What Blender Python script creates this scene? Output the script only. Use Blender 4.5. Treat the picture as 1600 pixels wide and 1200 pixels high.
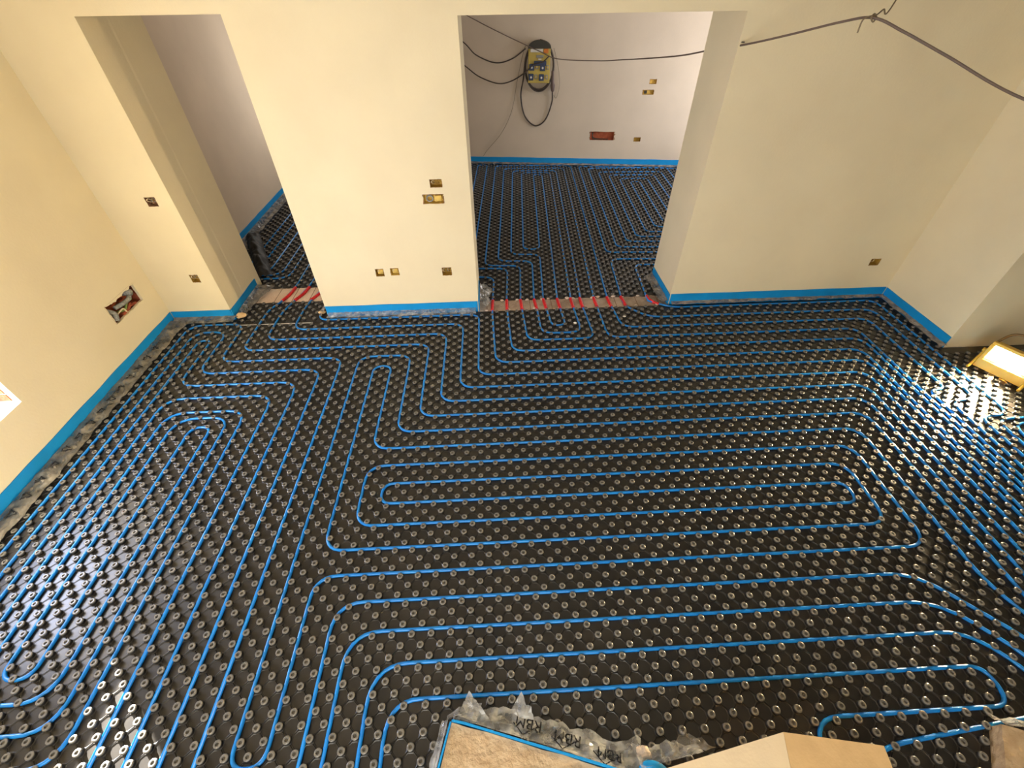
import bpy, bmesh, math, random
import numpy as np
from mathutils import Vector, Matrix, noise

random.seed(7)
U = 0.05                       # one cell of the studded mat, 5 cm
SC = bpy.context.scene
COL = SC.collection
for o in list(bpy.data.objects):
    bpy.data.objects.remove(o)

# ------------------------------------------------------------------ camera
cd = bpy.data.cameras.new('camera')
cam = bpy.data.objects.new('camera', cd)
COL.objects.link(cam)
cd.sensor_width = 36.0
cd.lens = 683.17 / 1600 * 36
cd.clip_start = 0.02
r_ = Vector((0.99882472, -0.04743089, -0.00997492))
u_ = Vector((0.03972166, 0.68312071, 0.72922444))
f_ = Vector((0.02777369, 0.72876362, -0.68420188))
M = Matrix((r_, u_, -f_)).transposed().to_4x4()
M.translation = Vector((30.5377, -73.0906, 49.4863)) * U
cam.matrix_world = M
SC.camera = cam

# ------------------------------------------------------------------ world, sun, daylight in the windows, passage fill, exposure
SC.view_settings.view_transform = 'Standard'
SC.view_settings.look = 'None'
SC.view_settings.gamma = 1.0
SC.view_settings.use_curve_mapping = False
SC.view_settings.exposure = 0.1

w = bpy.data.worlds.new('sky')
SC.world = w
w.use_nodes = True
bg = w.node_tree.nodes['Background']
bg.inputs[0].default_value = (0.62, 0.75, 1.0, 1)
bg.inputs[1].default_value = 2.2

def light(name, kind, loc, rot_to, energy, color, **kw):
    l = bpy.data.lights.new(name, kind)
    l.energy = energy
    l.color = color
    for k, v in kw.items():
        setattr(l, k, v)
    o = bpy.data.objects.new(name, l)
    COL.objects.link(o)
    o.location = Vector(loc) * U
    o.rotation_euler = Vector(rot_to).to_track_quat('-Z', 'Y').to_euler()
    return o

el = math.radians(14.0)
light('sun', 'SUN', (-200, 100, 100), (math.cos(el) * .743, -math.cos(el) * .669, -math.sin(el)), 150.0, (1.0, .93, .82), angle=0.009)
# daylight standing in the window openings, and an added passage fill (sizes of the openings themselves)
def daylight(name, loc, aim, sx, sy, e, c):
    o = light(name, 'AREA', loc, aim, e, c, shape='RECTANGLE', size=sx * U, size_y=sy * U)
    return o
daylight('daylight_left_window', (-41.5, -41.2, 17.8), (1, 0, 0), 17.4, 23.6, 98, (.68, .75, 1.0))
daylight('daylight_rear_window', (18, -118, 28), (0, 1, 0), 60, 40, 112, (1.0, .92, .74))
daylight('daylight_back_room_window', (118, 62, 28), (-1, 0, 0), 34, 40, 80, (1.0, .97, .95))
daylight('passage_fill_light', (-15, 88, 30), (0, -1, 0), 20, 30, 30, (1.0, .96, .90))  # added fill to brighten the passage, no source known there

# ------------------------------------------------------------------ materials
def mat(name, color, rough=.6, spec=.5, nz=None, bump=None, metal=0.0, emit=None, trans=0.0, coat=0.0):
    m = bpy.data.materials.new(name)
    m.use_nodes = True
    nt = m.node_tree
    b = nt.nodes['Principled BSDF']
    b.inputs['Base Color'].default_value = (*color, 1)
    b.inputs['Roughness'].default_value = rough
    b.inputs['Specular IOR Level'].default_value = spec
    b.inputs['Metallic'].default_value = metal
    b.inputs['Coat Weight'].default_value = coat
    if trans:
        b.inputs['Transmission Weight'].default_value = trans
    if emit:
        b.inputs['Emission Color'].default_value = (*emit[0], 1)
        b.inputs['Emission Strength'].default_value = emit[1]
    if nz or bump:
        tc = nt.nodes.new('ShaderNodeTexCoord')
    if nz:                                     # (second colour, scale, low, high, detail)
        n = nt.nodes.new('ShaderNodeTexNoise')
        n.inputs['Scale'].default_value = nz[1]
        n.inputs['Detail'].default_value = nz[4] if len(nz) > 4 else 4
        r = nt.nodes.new('ShaderNodeValToRGB')
        r.color_ramp.elements[0].position = nz[2]
        r.color_ramp.elements[1].position = nz[3]
        r.color_ramp.elements[0].color = (*color, 1)
        r.color_ramp.elements[1].color = (*nz[0], 1)
        nt.links.new(tc.outputs['Object'], n.inputs['Vector'])
        nt.links.new(n.outputs['Fac'], r.inputs['Fac'])
        nt.links.new(r.outputs['Color'], b.inputs['Base Color'])
    if bump:                                   # (scale, strength)
        n2 = nt.nodes.new('ShaderNodeTexNoise')
        n2.inputs['Scale'].default_value = bump[0]
        n2.inputs['Detail'].default_value = 5
        bp = nt.nodes.new('ShaderNodeBump')
        bp.inputs['Strength'].default_value = bump[1]
        bp.inputs['Distance'].default_value = .01
        nt.links.new(tc.outputs['Object'], n2.inputs['Vector'])
        nt.links.new(n2.outputs['Fac'], bp.inputs['Height'])
        nt.links.new(bp.outputs['Normal'], b.inputs['Normal'])
    return m

PLASTER = mat('cream_plaster', (.83, .73, .51), .9, .2, ((.77, .67, .465), 2.2, .35, .75, 6), (55, .10))
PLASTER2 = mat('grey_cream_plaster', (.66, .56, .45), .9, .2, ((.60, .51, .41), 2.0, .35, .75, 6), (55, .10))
CEIL = mat('ceiling_plaster', (.78, .70, .56), .9, .2, None, (50, .1))
CONC = mat('screed', (.30, .25, .20), .9, .2, ((.42, .36, .30), 9, .35, .7, 6), (40, .5))
THRESH = mat('dusty_threshold', (.36, .29, .23), .9, .2, ((.55, .46, .38), 7, .4, .65, 6), (60, .6))
def joints(m, w):
    nt = m.node_tree
    b = nt.nodes['Principled BSDF']
    old = b.inputs['Base Color'].links[0].from_socket
    tc = nt.nodes.new('ShaderNodeTexCoord')
    sp = nt.nodes.new('ShaderNodeSeparateXYZ')
    md = nt.nodes.new('ShaderNodeMath')
    md.operation = 'PINGPONG'
    md.inputs[1].default_value = w
    lt = nt.nodes.new('ShaderNodeMath')
    lt.operation = 'LESS_THAN'
    lt.inputs[1].default_value = .0035
    mx = nt.nodes.new('ShaderNodeMix')
    mx.data_type = 'RGBA'
    mx.inputs['B'].default_value = (.26, .17, .12, 1)
    L = nt.links.new
    L(tc.outputs['Object'], sp.inputs[0])
    L(sp.outputs['X'], md.inputs[0])
    L(md.outputs[0], lt.inputs[0])
    L(lt.outputs[0], mx.inputs['Factor'])
    L(old, mx.inputs['A'])
    L(mx.outputs['Result'], b.inputs['Base Color'])
THRESH2 = mat('bare_block_threshold', (.74, .56, .43), .9, .2, ((.80, .67, .56), 6, .4, .65, 6), (60, .4))
joints(THRESH2, .09)
joints(THRESH, .11)
BLACK = mat('black_stud_plastic', (.013, .012, .0115), .34, .5, ((.030, .026, .022), 5.5, .35, .8, 6), None)
def dust_sheen_tops(m):
    """settled dust and gloss highlights of the stud caps, put into the colour: the caps are paler than the sheet"""
    nt = m.node_tree
    b = nt.nodes['Principled BSDF']
    old = b.inputs['Base Color'].links[0].from_socket
    tc = nt.nodes.new('ShaderNodeTexCoord')
    sp = nt.nodes.new('ShaderNodeSeparateXYZ')
    mr = nt.nodes.new('ShaderNodeMapRange')
    mr.inputs['From Min'].default_value = .0445 + .010
    mr.inputs['From Max'].default_value = .0445 + .0235
    mx = nt.nodes.new('ShaderNodeMix')
    mx.data_type = 'RGBA'
    mx.inputs['B'].default_value = (.15, .142, .127, 1)  # cap colour holds dust plus painted gloss
    L = nt.links.new
    L(tc.outputs['Object'], sp.inputs[0])
    L(sp.outputs['Z'], mr.inputs['Value'])
    L(mr.outputs['Result'], mx.inputs['Factor'])
    L(old, mx.inputs['A'])
    L(mx.outputs['Result'], b.inputs['Base Color'])
dust_sheen_tops(BLACK)
FOAM = mat('blue_edge_foam', (.002, .28, .70), .55, .35, ((.002, .25, .62), 6, .4, .7, 3), (120, .12))
PIPE = mat('blue_pipe', (.006, .20, .66), .30, .5, ((.006, .23, .70), 12, .4, .6, 2), None)
RED = mat('red_corrugated', (.72, .012, .018), .35, .5, ((.60, .01, .015), 30, .4, .6, 2), None)
BRICK = mat('terracotta', (.42, .11, .05), .85, .2, ((.26, .06, .03), 16, .35, .7, 6), (50, .8))
GREYP = mat('grey_conduit', (.36, .36, .34), .6, .4, ((.22, .23, .22), 60, .4, .6, 2), None)
GREENW = mat('green_wire', (.22, .30, .08), .5, .4)
OCHRE = mat('ochre_box_plastic', (.48, .30, .05), .6, .3, ((.30, .17, .03), 30, .35, .7, 5), (60, .4))
OCHREL = mat('yellow_box_plastic', (.75, .52, .12), .55, .4, ((.55, .36, .08), 40, .4, .7, 4), (60, .3))
MORTAR = mat('chipped_mortar', (.40, .22, .12), .9, .2, ((.18, .09, .05), 40, .35, .65, 6), (80, 1.0))
CREAMW = mat('cream_wire', (.75, .62, .40), .5, .4)
YEL = mat('yellow_board', (.58, .44, .10), .55, .4, ((.50, .37, .09), 8, .4, .7, 4), None)
DARKB = mat('dark_board_hood', (.035, .03, .02), .5, .4)
BLUES = mat('blue_socket_cover', (.015, .035, .10), .45, .5)
WHITE = mat('white_plastic', (.75, .72, .66), .5, .4)
ORANGE = mat('orange_label', (.70, .22, .04), .6, .3)
GREYPL = mat('grey_label', (.30, .30, .28), .5, .4)
CABLE = mat('dark_cable', (.055, .040, .032), .55, .4)
CABLE2 = mat('dusty_grey_cable', (.16, .115, .095), .6, .3)
THREAD = mat('thin_wire', (.20, .15, .09), .5, .4)
PLUGM = mat('grey_rubber_plug', (.14, .10, .09), .6, .3)
CARD = mat('cardboard', (.66, .47, .26), .85, .2, ((.60, .42, .23), 14, .35, .7, 4), (90, .1))
BOARD = mat('rough_beige_block', (.56, .42, .27), .95, .15, ((.40, .27, .15), 22, .30, .85, 8), (45, .9))
LAMPB = mat('amber_lamp_housing', (.70, .42, .05), .45, .5)
LAMPT = mat('dark_lamp_tube', (.20, .11, .03), .45, .5)
GLASSE = mat('glowing_lamp_glass', (1, .9, .7), .4, .4, emit=((1.0, .80, .48), 60.0))
INK = mat('black_print', (.012, .012, .014), .5, .3)
SCRAP = mat('pale_debris', (.70, .58, .48), .9, .2, ((.5, .42, .36), 40, .4, .6, 3), (60, .5))
DARKFOIL = mat('dark_plastic_sheet', (.010, .0095, .009), .6, .25, ((.022, .02, .017), 10, .4, .7, 5), (18, .4))

def film_mat(name, col, alpha, rough, nscale):
    m = bpy.data.materials.new(name)
    m.use_nodes = True
    nt = m.node_tree
    b = nt.nodes['Principled BSDF']
    b.inputs['Roughness'].default_value = rough
    b.inputs['Specular IOR Level'].default_value = .8
    out = nt.nodes['Material Output']
    tc = nt.nodes.new('ShaderNodeTexCoord')
    n = nt.nodes.new('ShaderNodeTexNoise')
    n.inputs['Scale'].default_value = nscale
    n.inputs['Detail'].default_value = 8
    r = nt.nodes.new('ShaderNodeValToRGB')
    r.color_ramp.elements[0].position = .36
    r.color_ramp.elements[1].position = .66
    r.color_ramp.elements[0].color = (*[c * .55 for c in col], 1)
    r.color_ramp.elements[1].color = (*col, 1)
    mr = nt.nodes.new('ShaderNodeMapRange')
    mr.inputs['From Min'].default_value = .32
    mr.inputs['From Max'].default_value = .7
    mr.inputs['To Min'].default_value = alpha - .22
    mr.inputs['To Max'].default_value = min(1, alpha + .22)
    tr = nt.nodes.new('ShaderNodeBsdfTransparent')
    mx = nt.nodes.new('ShaderNodeMixShader')
    L = nt.links.new
    L(tc.outputs['Object'], n.inputs['Vector'])
    L(n.outputs['Fac'], r.inputs['Fac'])
    L(r.outputs['Color'], b.inputs['Base Color'])
    L(n.outputs['Fac'], mr.inputs['Value'])
    L(mr.outputs['Result'], mx.inputs['Fac'])
    L(tr.outputs[0], mx.inputs[1])
    L(b.outputs[0], mx.inputs[2])
    L(mx.outputs[0], out.inputs['Surface'])
    return m
FILM = film_mat('dusty_clear_film', (.25, .23, .20), .74, .28, 9)
FILMC = film_mat('clear_film', (.52, .53, .54), .56, .14, 14)
FILMD = film_mat('dirty_film', (.36, .29, .22), .85, .5, 10)

# ------------------------------------------------------------------ helpers
ZP = 0.19                      # height of a pipe's axis above the mat, in cells

def build(name, V, F, m, parent=None, smooth=False):
    """One mesh object from world coordinates in cells; its origin sits at its base centre."""
    V = np.asarray(V, dtype=np.float64) * U
    lo, hi = V.min(0), V.max(0)
    org = np.array([(lo[0] + hi[0]) / 2, (lo[1] + hi[1]) / 2, lo[2]])
    me = bpy.data.meshes.new(name)
    me.from_pydata((V - org).tolist(), [], F)
    me.materials.append(m)
    if smooth:
        me.polygons.foreach_set('use_smooth', [True] * len(me.polygons))
    me.update()
    o = bpy.data.objects.new(name, me)
    COL.objects.link(o)
    if parent:
        o.parent = parent
        p = Vector((0, 0, 0))
        q = parent
        while q:
            p += q.location
            q = q.parent
        o.location = Vector(org) - p
    else:
        o.location = Vector(org)
    return o

def tag(o, label=None, cat=None, group=None, kind=None):
    for k, v in (('label', label), ('category', cat), ('group', group), ('kind', kind)):
        if v:
            o[k] = v
    return o

def empty(name, loc, label, cat, group=None):
    o = bpy.data.objects.new(name, None)
    COL.objects.link(o)
    o.location = Vector(loc) * U
    o.empty_display_size = .05
    return tag(o, label, cat, group)

def struct(name, V, F, m):
    return tag(build(name, V, F, m), kind='structure')

class MB:
    def __init__(s):
        s.V, s.F = [], []
    def add(s, V, F):
        k = len(s.V)
        s.V += [tuple(v) for v in V]
        s.F += [tuple(i + k for i in f) for f in F]
        return s
    def quad(s, a, b, c, d):
        return s.add([a, b, c, d], [(0, 1, 2, 3)])
    def box(s, x0, y0, z0, x1, y1, z1):
        V = [(x, y, z) for z in (z0, z1) for y in (y0, y1) for x in (x0, x1)]
        return s.add(V, [(0, 2, 3, 1), (4, 5, 7, 6), (0, 1, 5, 4), (2, 6, 7, 3), (0, 4, 6, 2), (1, 3, 7, 5)])
    def obox(s, c, ax, ay, az, hx, hy, hz, bev=0.0):
        """oriented box, optionally with chamfered edges"""
        c, ax, ay, az = (Vector(v) for v in (c, ax, ay, az))
        if not bev:
            V = [c + ax * hx * i + ay * hy * j + az * hz * k for k in (-1, 1) for j in (-1, 1) for i in (-1, 1)]
            return s.add(V, [(0, 2, 3, 1), (4, 5, 7, 6), (0, 1, 5, 4), (2, 6, 7, 3), (0, 4, 6, 2), (1, 3, 7, 5)])
        bm = bmesh.new()
        bmesh.ops.create_cube(bm, size=2)
        for v in bm.verts:
            v.co = Vector((v.co.x * hx, v.co.y * hy, v.co.z * hz))
        bmesh.ops.bevel(bm, geom=list(bm.edges), offset=bev, segments=2, affect='EDGES', profile=.5)
        bm.verts.ensure_lookup_table()
        V = [c + ax * v.co.x + ay * v.co.y + az * v.co.z for v in bm.verts]
        F = [[v.index for v in f.verts] for f in bm.faces]
        bm.free()
        return s.add(V, F)
    def tube(s, P, r, n=8, cap=True, rf=None):
        P = [Vector(p) for p in P]
        N = len(P)
        T = [(P[min(i + 1, N - 1)] - P[max(i - 1, 0)]).normalized() for i in range(N)]
        up = Vector((0, 0, 1)) if abs(T[0].z) < .9 else Vector((1, 0, 0))
        a = T[0].cross(up).normalized()
        V, F = [], []
        for i in range(N):
            a = (a - T[i] * a.dot(T[i]))
            a = a.normalized() if a.length > 1e-6 else T[i].orthogonal().normalized()
            b = T[i].cross(a)
            rr = rf(i) if rf else r
            for k in range(n):
                t = 2 * math.pi * k / n
                V.append(P[i] + (a * math.cos(t) + b * math.sin(t)) * rr)
        for i in range(N - 1):
            for k in range(n):
                k2 = (k + 1) % n
                F.append((i * n + k, i * n + k2, (i + 1) * n + k2, (i + 1) * n + k))
        if cap:
            F.append(tuple(range(n - 1, -1, -1)))
            F.append(tuple((N - 1) * n + k for k in range(n)))
        return s.add(V, F)
    def out(s, name, m, parent=None, smooth=False):
        return build(name, s.V, s.F, m, parent, smooth)

def spline(P, n=10):
    """Catmull-Rom through points"""
    P = [Vector(p) for p in P]
    Q = [P[0] * 2 - P[1]] + P + [P[-1] * 2 - P[-2]]
    R = []
    for i in range(1, len(Q) - 2):
        a, b, c, d = Q[i - 1:i + 3]
        for k in range(n):
            t = k / n
            R.append(.5 * ((2 * b) + (c - a) * t + (2 * a - 5 * b + 4 * c - d) * t * t + (3 * b - a - 3 * c + d) * t ** 3))
    R.append(P[-1])
    return R

def fillet(P, r=2.6, n=7):
    P = [Vector((p[0], p[1], p[2] if len(p) > 2 else ZP)) for p in P]
    R = [P[0]]
    for i in range(1, len(P) - 1):
        a, b, c = P[i - 1], P[i], P[i + 1]
        u, v = (a - b), (c - b)
        lu, lv = u.length, v.length
        u, v = u / lu, v / lv
        d = min(r, lu * .5, lv * .5)
        for k in range(n + 1):
            t = k / n
            R.append((b + u * d) * (1 - t) ** 2 * 1.0 + b * 2 * t * (1 - t) + (b + v * d) * t * t)
    R.append(P[-1])
    Q = [R[0]]
    for p in R[1:]:
        if (p - Q[-1]).length > .02:
            Q.append(p)
    return Q

# ------------------------------------------------------------------ setting: floor, ceiling, walls
YF, YB = 1.6, 13.1             # the partition with the two doorways: its near and far faces
HC = 58.0                      # ceiling
XL, XR = -33.0, 110.0
FZ = -0.9                      # bare floor under the mats

struct('floor', *(lambda m: (m.V, m.F))(MB().box(-48, -120, FZ - 3, 150, 106, FZ)), CONC)
struct('ceiling', *(lambda m: (m.V, m.F))(MB().box(-48, -120, HC, 150, 106, HC + 3)), CEIL)

def wall_front():
    mb = MB()
    LO, RO = (-21.4, -3.2), (26.9, 65.4)
    zt = {0: 46.1, 1: 45.6}
    holes = [(-25.55, -24.0, 22.35, 23.75), (-25.45, -24.05, 8.4, 9.85), (20.5, 22.4, 24.15, 25.35), (19.1, 22.35, 21.55, 23.0),
             (8.3, 9.75, 8.4, 9.8), (11.05, 12.55, 8.5, 9.9), (20.65, 22.3, 8.15, 9.7), (103.3, 105.1, 7.3, 8.6)]
    xs = sorted({XL, LO[0], LO[1], RO[0], RO[1], XR} | {h[0] for h in holes} | {h[1] for h in holes})
    zs = sorted({FZ, HC, zt[0], zt[1]} | {h[2] for h in holes} | {h[3] for h in holes})
    for x0, x1 in zip(xs, xs[1:]):
        for z0, z1 in zip(zs, zs[1:]):
            cx, cz = (x0 + x1) / 2, (z0 + z1) / 2
            if LO[0] < cx < LO[1] and cz < zt[0] or RO[0] < cx < RO[1] and cz < zt[1]:
                continue
            if any(h[0] < cx < h[1] and h[2] < cz < h[3] for h in holes):
                continue
            mb.quad((x0, YF, z0), (x1, YF, z0), (x1, YF, z1), (x0, YF, z1))
    # reveals; the left jamb has a small step half way
    yl = 15.5
    def yq(x, y0, y1, z1, flip):
        q = [(x, y0, FZ), (x, y1, FZ), (x, y1, z1), (x, y0, z1)]
        mb.quad(*(q[::-1] if flip else q))
    yq(LO[0], YF, 7.5, zt[0], False)
    mb.quad((LO[0], 7.5, FZ), (LO[0] + .05, 7.9, FZ), (LO[0] + .05, 7.9, zt[0]), (LO[0], 7.5, zt[0]))
    yq(LO[0] + .05, 7.9, yl, zt[0], False)
    yq(LO[1], YF, yl, zt[0], True)
    yq(RO[0], YF, YB, zt[1], False)
    yq(RO[1], YF, YB, zt[1], True)
    mb.quad((LO[0], YF, zt[0]), (LO[1], YF, zt[0]), (LO[1], yl, zt[0]), (LO[0], yl, zt[0]))
    mb.quad((RO[0], YF, zt[1]), (RO[1], YF, zt[1]), (RO[1], YB, zt[1]), (RO[0], YB, zt[1]))
    # far faces
    def bq(x0, x1, z0, z1, y):
        mb.quad((x1, y, z0), (x0, y, z0), (x0, y, z1), (x1, y, z1))
    bq(XL - 3, LO[0] + .05, FZ, HC, yl)
    bq(LO[0] + .05, LO[1], zt[0], HC, yl)
    bq(LO[1], 4, FZ, HC, yl)
    mb.quad((4, yl, FZ), (4, YB, FZ), (4, YB, HC), (4, yl, HC))
    bq(4, RO[0], FZ, HC, YB)
    bq(RO[0], RO[1], zt[1], HC, YB)
    bq(RO[1], 118, FZ, HC, YB)
    return mb, holes
mbw, HOLES = wall_front()
struct('wall_front', mbw.V, mbw.F, PLASTER)

# left wall with the window opening (deep reveal) and the ragged cavity
def wall_left():
    mb = MB()
    wy0, wy1, wz0, wz1 = -53.0, -29.3, 8.7, 26.5
    cy0, cy1, cz0, cz1 = -9.9, -2.1, 7.3, 10.75
    ys = sorted({-112.0, wy0, wy1, cy0, cy1, YF})
    zs = sorted({FZ, HC, wz0, wz1, cz0, cz1})
    for y0, y1 in zip(ys, ys[1:]):
        for z0, z1 in zip(zs, zs[1:]):
            cy, cz = (y0 + y1) / 2, (z0 + z1) / 2
            if wy0 < cy < wy1 and wz0 < cz < wz1 or cy0 < cy < cy1 and cz0 < cz < cz1:
                continue
            mb.quad((XL, y1, z0), (XL, y0, z0), (XL, y0, z1), (XL, y1, z1))
    xo = XL - 8.0
    mb.quad((XL, wy1, wz0), (xo, wy1, wz0), (xo, wy1, wz1), (XL, wy1, wz1))
    mb.quad((XL, wy0, wz0), (XL, wy0, wz1), (xo, wy0, wz1), (xo, wy0, wz0))
    mb.quad((XL, wy0, wz0), (xo, wy0, wz0), (xo, wy1, wz0), (XL, wy1, wz0))
    mb.quad((XL, wy0, wz1), (XL, wy1, wz1), (xo, wy1, wz1), (xo, wy0, wz1))
    # outer face
    for y0, y1, z0, z1 in ((-112, wy0, FZ, HC), (wy1, YF, FZ, HC), (wy0, wy1, FZ, wz0), (wy0, wy1, wz1, HC)):
        mb.quad((xo, y0, z0), (xo, y1, z0), (xo, y1, z1), (xo, y0, z1))
    return mb
mbl = wall_left()
struct('wall_left', mbl.V, mbl.F, PLASTER)
# bare brick course showing inside the window reveal
mb = MB()
for k, (x0, x1) in enumerate(((-40.3, -38.2), (-37.9, -35.8), (-35.5, -33.9))):
    for j in range(2):
        mb.box(x0, -29.42 , 9.0 + j * 1.3, x1, -29.2, 10.1 + j * 1.3)
tag(mb.out('trim_1', BRICK), kind='structure')

# right wall, and the side area beyond its corner where the lamp stands
mb = MB()
mb.quad((XR, YF, FZ), (XR, YF, HC), (XR, -15.3, HC), (XR, -15.3, FZ))
mb.quad((XR, -15.3, FZ), (XR, -15.3, HC), (146, -15.3, HC), (146, -15.3, FZ))
mb.quad((146, -15.3, FZ), (146, YF, FZ), (146, YF, HC), (146, -15.3, HC))
struct('wall_right', mb.V, mb.F, PLASTER)
mb = MB()
mb.quad((146, -15.3, FZ), (146, -15.3, HC), (146, -112, HC), (146, -112, FZ))
struct('wall_side', mb.V, mb.F, PLASTER)
mb = MB()
for x0, x1, z0, z1 in ((-41, -12, FZ, HC), (48, 146, FZ, HC), (-12, 48, FZ, 8), (-12, 48, 48, HC)):
    mb.quad((x0, -112, z0), (x0, -112, z1), (x1, -112, z1), (x1, -112, z0))
for a, b in (((-12, 8), (-12, 48)), ((48, 48), (48, 8)), ((48, 8), (-12, 8)), ((-12, 48), (48, 48))):
    mb.quad((a[0], -112, a[1]), (b[0], -112, b[1]), (b[0], -118, b[1]), (a[0], -118, a[1]))
struct('wall_rear', mb.V, mb.F, PLASTER)

# back room
def yb(x):
    return 99.6 - .14 * x
def backp(x, z, off=0.0):
    """point on the slightly skewed back wall; off = distance in front of it"""
    return Vector((x, yb(x) - off, z))
BH = [(64.4, 72.1, 8.1, 10.5), (79.3, 82.6, 21.2, 22.4), (80.9, 82.9, 24.0, 25.2), (78.9, 81.0, 7.8, 9.0)]
mb = MB()
xs = sorted({4.0, 112.0} | {h[0] for h in BH} | {h[1] for h in BH})
zs = sorted({FZ, HC} | {h[2] for h in BH} | {h[3] for h in BH})
for x0, x1 in zip(xs, xs[1:]):
    for z0, z1 in zip(zs, zs[1:]):
        cx, cz = (x0 + x1) / 2, (z0 + z1) / 2
        if any(h[0] < cx < h[1] and h[2] < cz < h[3] for h in BH):
            continue
        mb.quad(backp(x0, z0), backp(x1, z0), backp(x1, z1), backp(x0, z1))
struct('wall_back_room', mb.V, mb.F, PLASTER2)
mb = MB()
for y0, y1, z0, z1 in ((13, 45, FZ, HC), (79, 90, FZ, HC), (45, 79, FZ, 8), (45, 79, 48, HC)):
    mb.quad((112, y0, z0), (112, y0, z1), (112, y1, z1), (112, y1, z0))
for a, b in (((45, 8), (45, 48)), ((79, 48), (79, 8)), ((79, 8), (45, 8)), ((45, 48), (79, 48))):
    mb.quad((112, a[0], a[1]), (112, b[0], b[1]), (118, b[0], b[1]), (118, a[0], a[1]))
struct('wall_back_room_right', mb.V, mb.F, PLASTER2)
mb = MB()
mb.quad((4, YB, FZ), (4, 100, FZ), (4, 100, HC), (4, YB, HC))
mb.quad((3, YB, FZ), (3, YB, HC), (3, 88, HC), (3, 88, FZ))
struct('wall_partition', mb.V, mb.F, PLASTER2)
mb = MB()
mb.quad((XL - .6, 15.5, FZ), (XL - 1.2, 88, FZ), (XL - 1.2, 88, HC), (XL - .6, 15.5, HC))
for x0, x1, z0, z1 in ((-35, -25, FZ, HC), (-5, 4, FZ, HC), (-25, -5, FZ, 15), (-25, -5, 45, HC)):
    mb.quad((x0, 86, z0), (x1, 86, z0), (x1, 86, z1), (x0, 86, z1))
mb.quad((-37, 84, FZ), (-37, 100, FZ), (-37, 100, HC), (-37, 84, HC))  # unseen side and end walls, added to block the sun
mb.quad((-37, 100, FZ), (5, 100, FZ), (5, 100, HC), (-37, 100, HC))
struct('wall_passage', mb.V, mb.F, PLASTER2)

# bare thresholds between the mats
def rough_slab(name, x0, x1, y0, y1, z, m, nx, ny, amp):
    V, F = [], []
    for j in range(ny + 1):
        for i in range(nx + 1):
            x, y = x0 + (x1 - x0) * i / nx, y0 + (y1 - y0) * j / ny
            e = noise.noise(Vector((x * .9, y * .9, 3.1)))
            if j in (0, ny):
                y += e * .45
            V.append((x, y, z + amp * noise.noise(Vector((x * .6, y * .6, 0)))))
    n = nx + 1
    for j in range(ny):
        for i in range(nx):
            F.append((j * n + i, j * n + i + 1, (j + 1) * n + i + 1, (j + 1) * n + i))
    k = len(V)
    B = [(x0, y0, FZ), (x1, y0, FZ), (x1, y1, FZ), (x0, y1, FZ)]
    V += B
    F.append((k, k + 3, k + 2, k + 1))
    F.append([k, k + 1] + [i for i in range(nx, -1, -1)])
    F.append([k + 2, k + 3] + [ny * n + i for i in range(nx + 1)])
    F.append([k + 3, k] + [j * n for j in range(ny + 1)])
    F.append([k + 1, k + 2] + [j * n + nx for j in range(ny, -1, -1)])
    return struct(name, V, F, m)
rough_slab('trim_2', 27.0, 65.3, 1.25, 4.9, -.02, THRESH, 110, 6, .10)
rough_slab('trim_3', -21.3, -3.3, 7.4, 13.0, -.05, THRESH2, 60, 8, .05)

# ------------------------------------------------------------------ the studded mats (each mat ONE mesh: studs are its pattern)
def stud_profile(n):
    prof = [(.43, 0), (.35, .05), (.315, .34), (.345, .40), (.325, .465), (.265, .505), (.165, .50), (.115, .38)]
    V = [(r * math.cos(2 * math.pi * (k + .5) / n), r * math.sin(2 * math.pi * (k + .5) / n), z) for r, z in prof for k in range(n)]
    F = []
    for j in range(len(prof) - 1):
        for k in range(n):
            k2 = (k + 1) % n
            F.append((j * n + k, j * n + k2, (j + 1) * n + k2, (j + 1) * n + k))
    F.append(tuple((len(prof) - 1) * n + k for k in range(n)))
    return np.array(V), F
def octagon():
    V, F = [], []
    for r, z in ((.70, .0), (.668, .045), (.64, .045), (.585, .004)):
        for k in range(8):
            t = math.radians(22.5 + 45 * k)
            V.append((r / math.cos(math.radians(22.5)) * math.cos(t), r / math.cos(math.radians(22.5)) * math.sin(t), z))
    for j in range(3):
        for k in range(8):
            k2 = (k + 1) % 8
            F.append((j * 8 + k, j * 8 + k2, (j + 1) * 8 + k2, (j + 1) * 8 + k))
    return np.array(V), F

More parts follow.
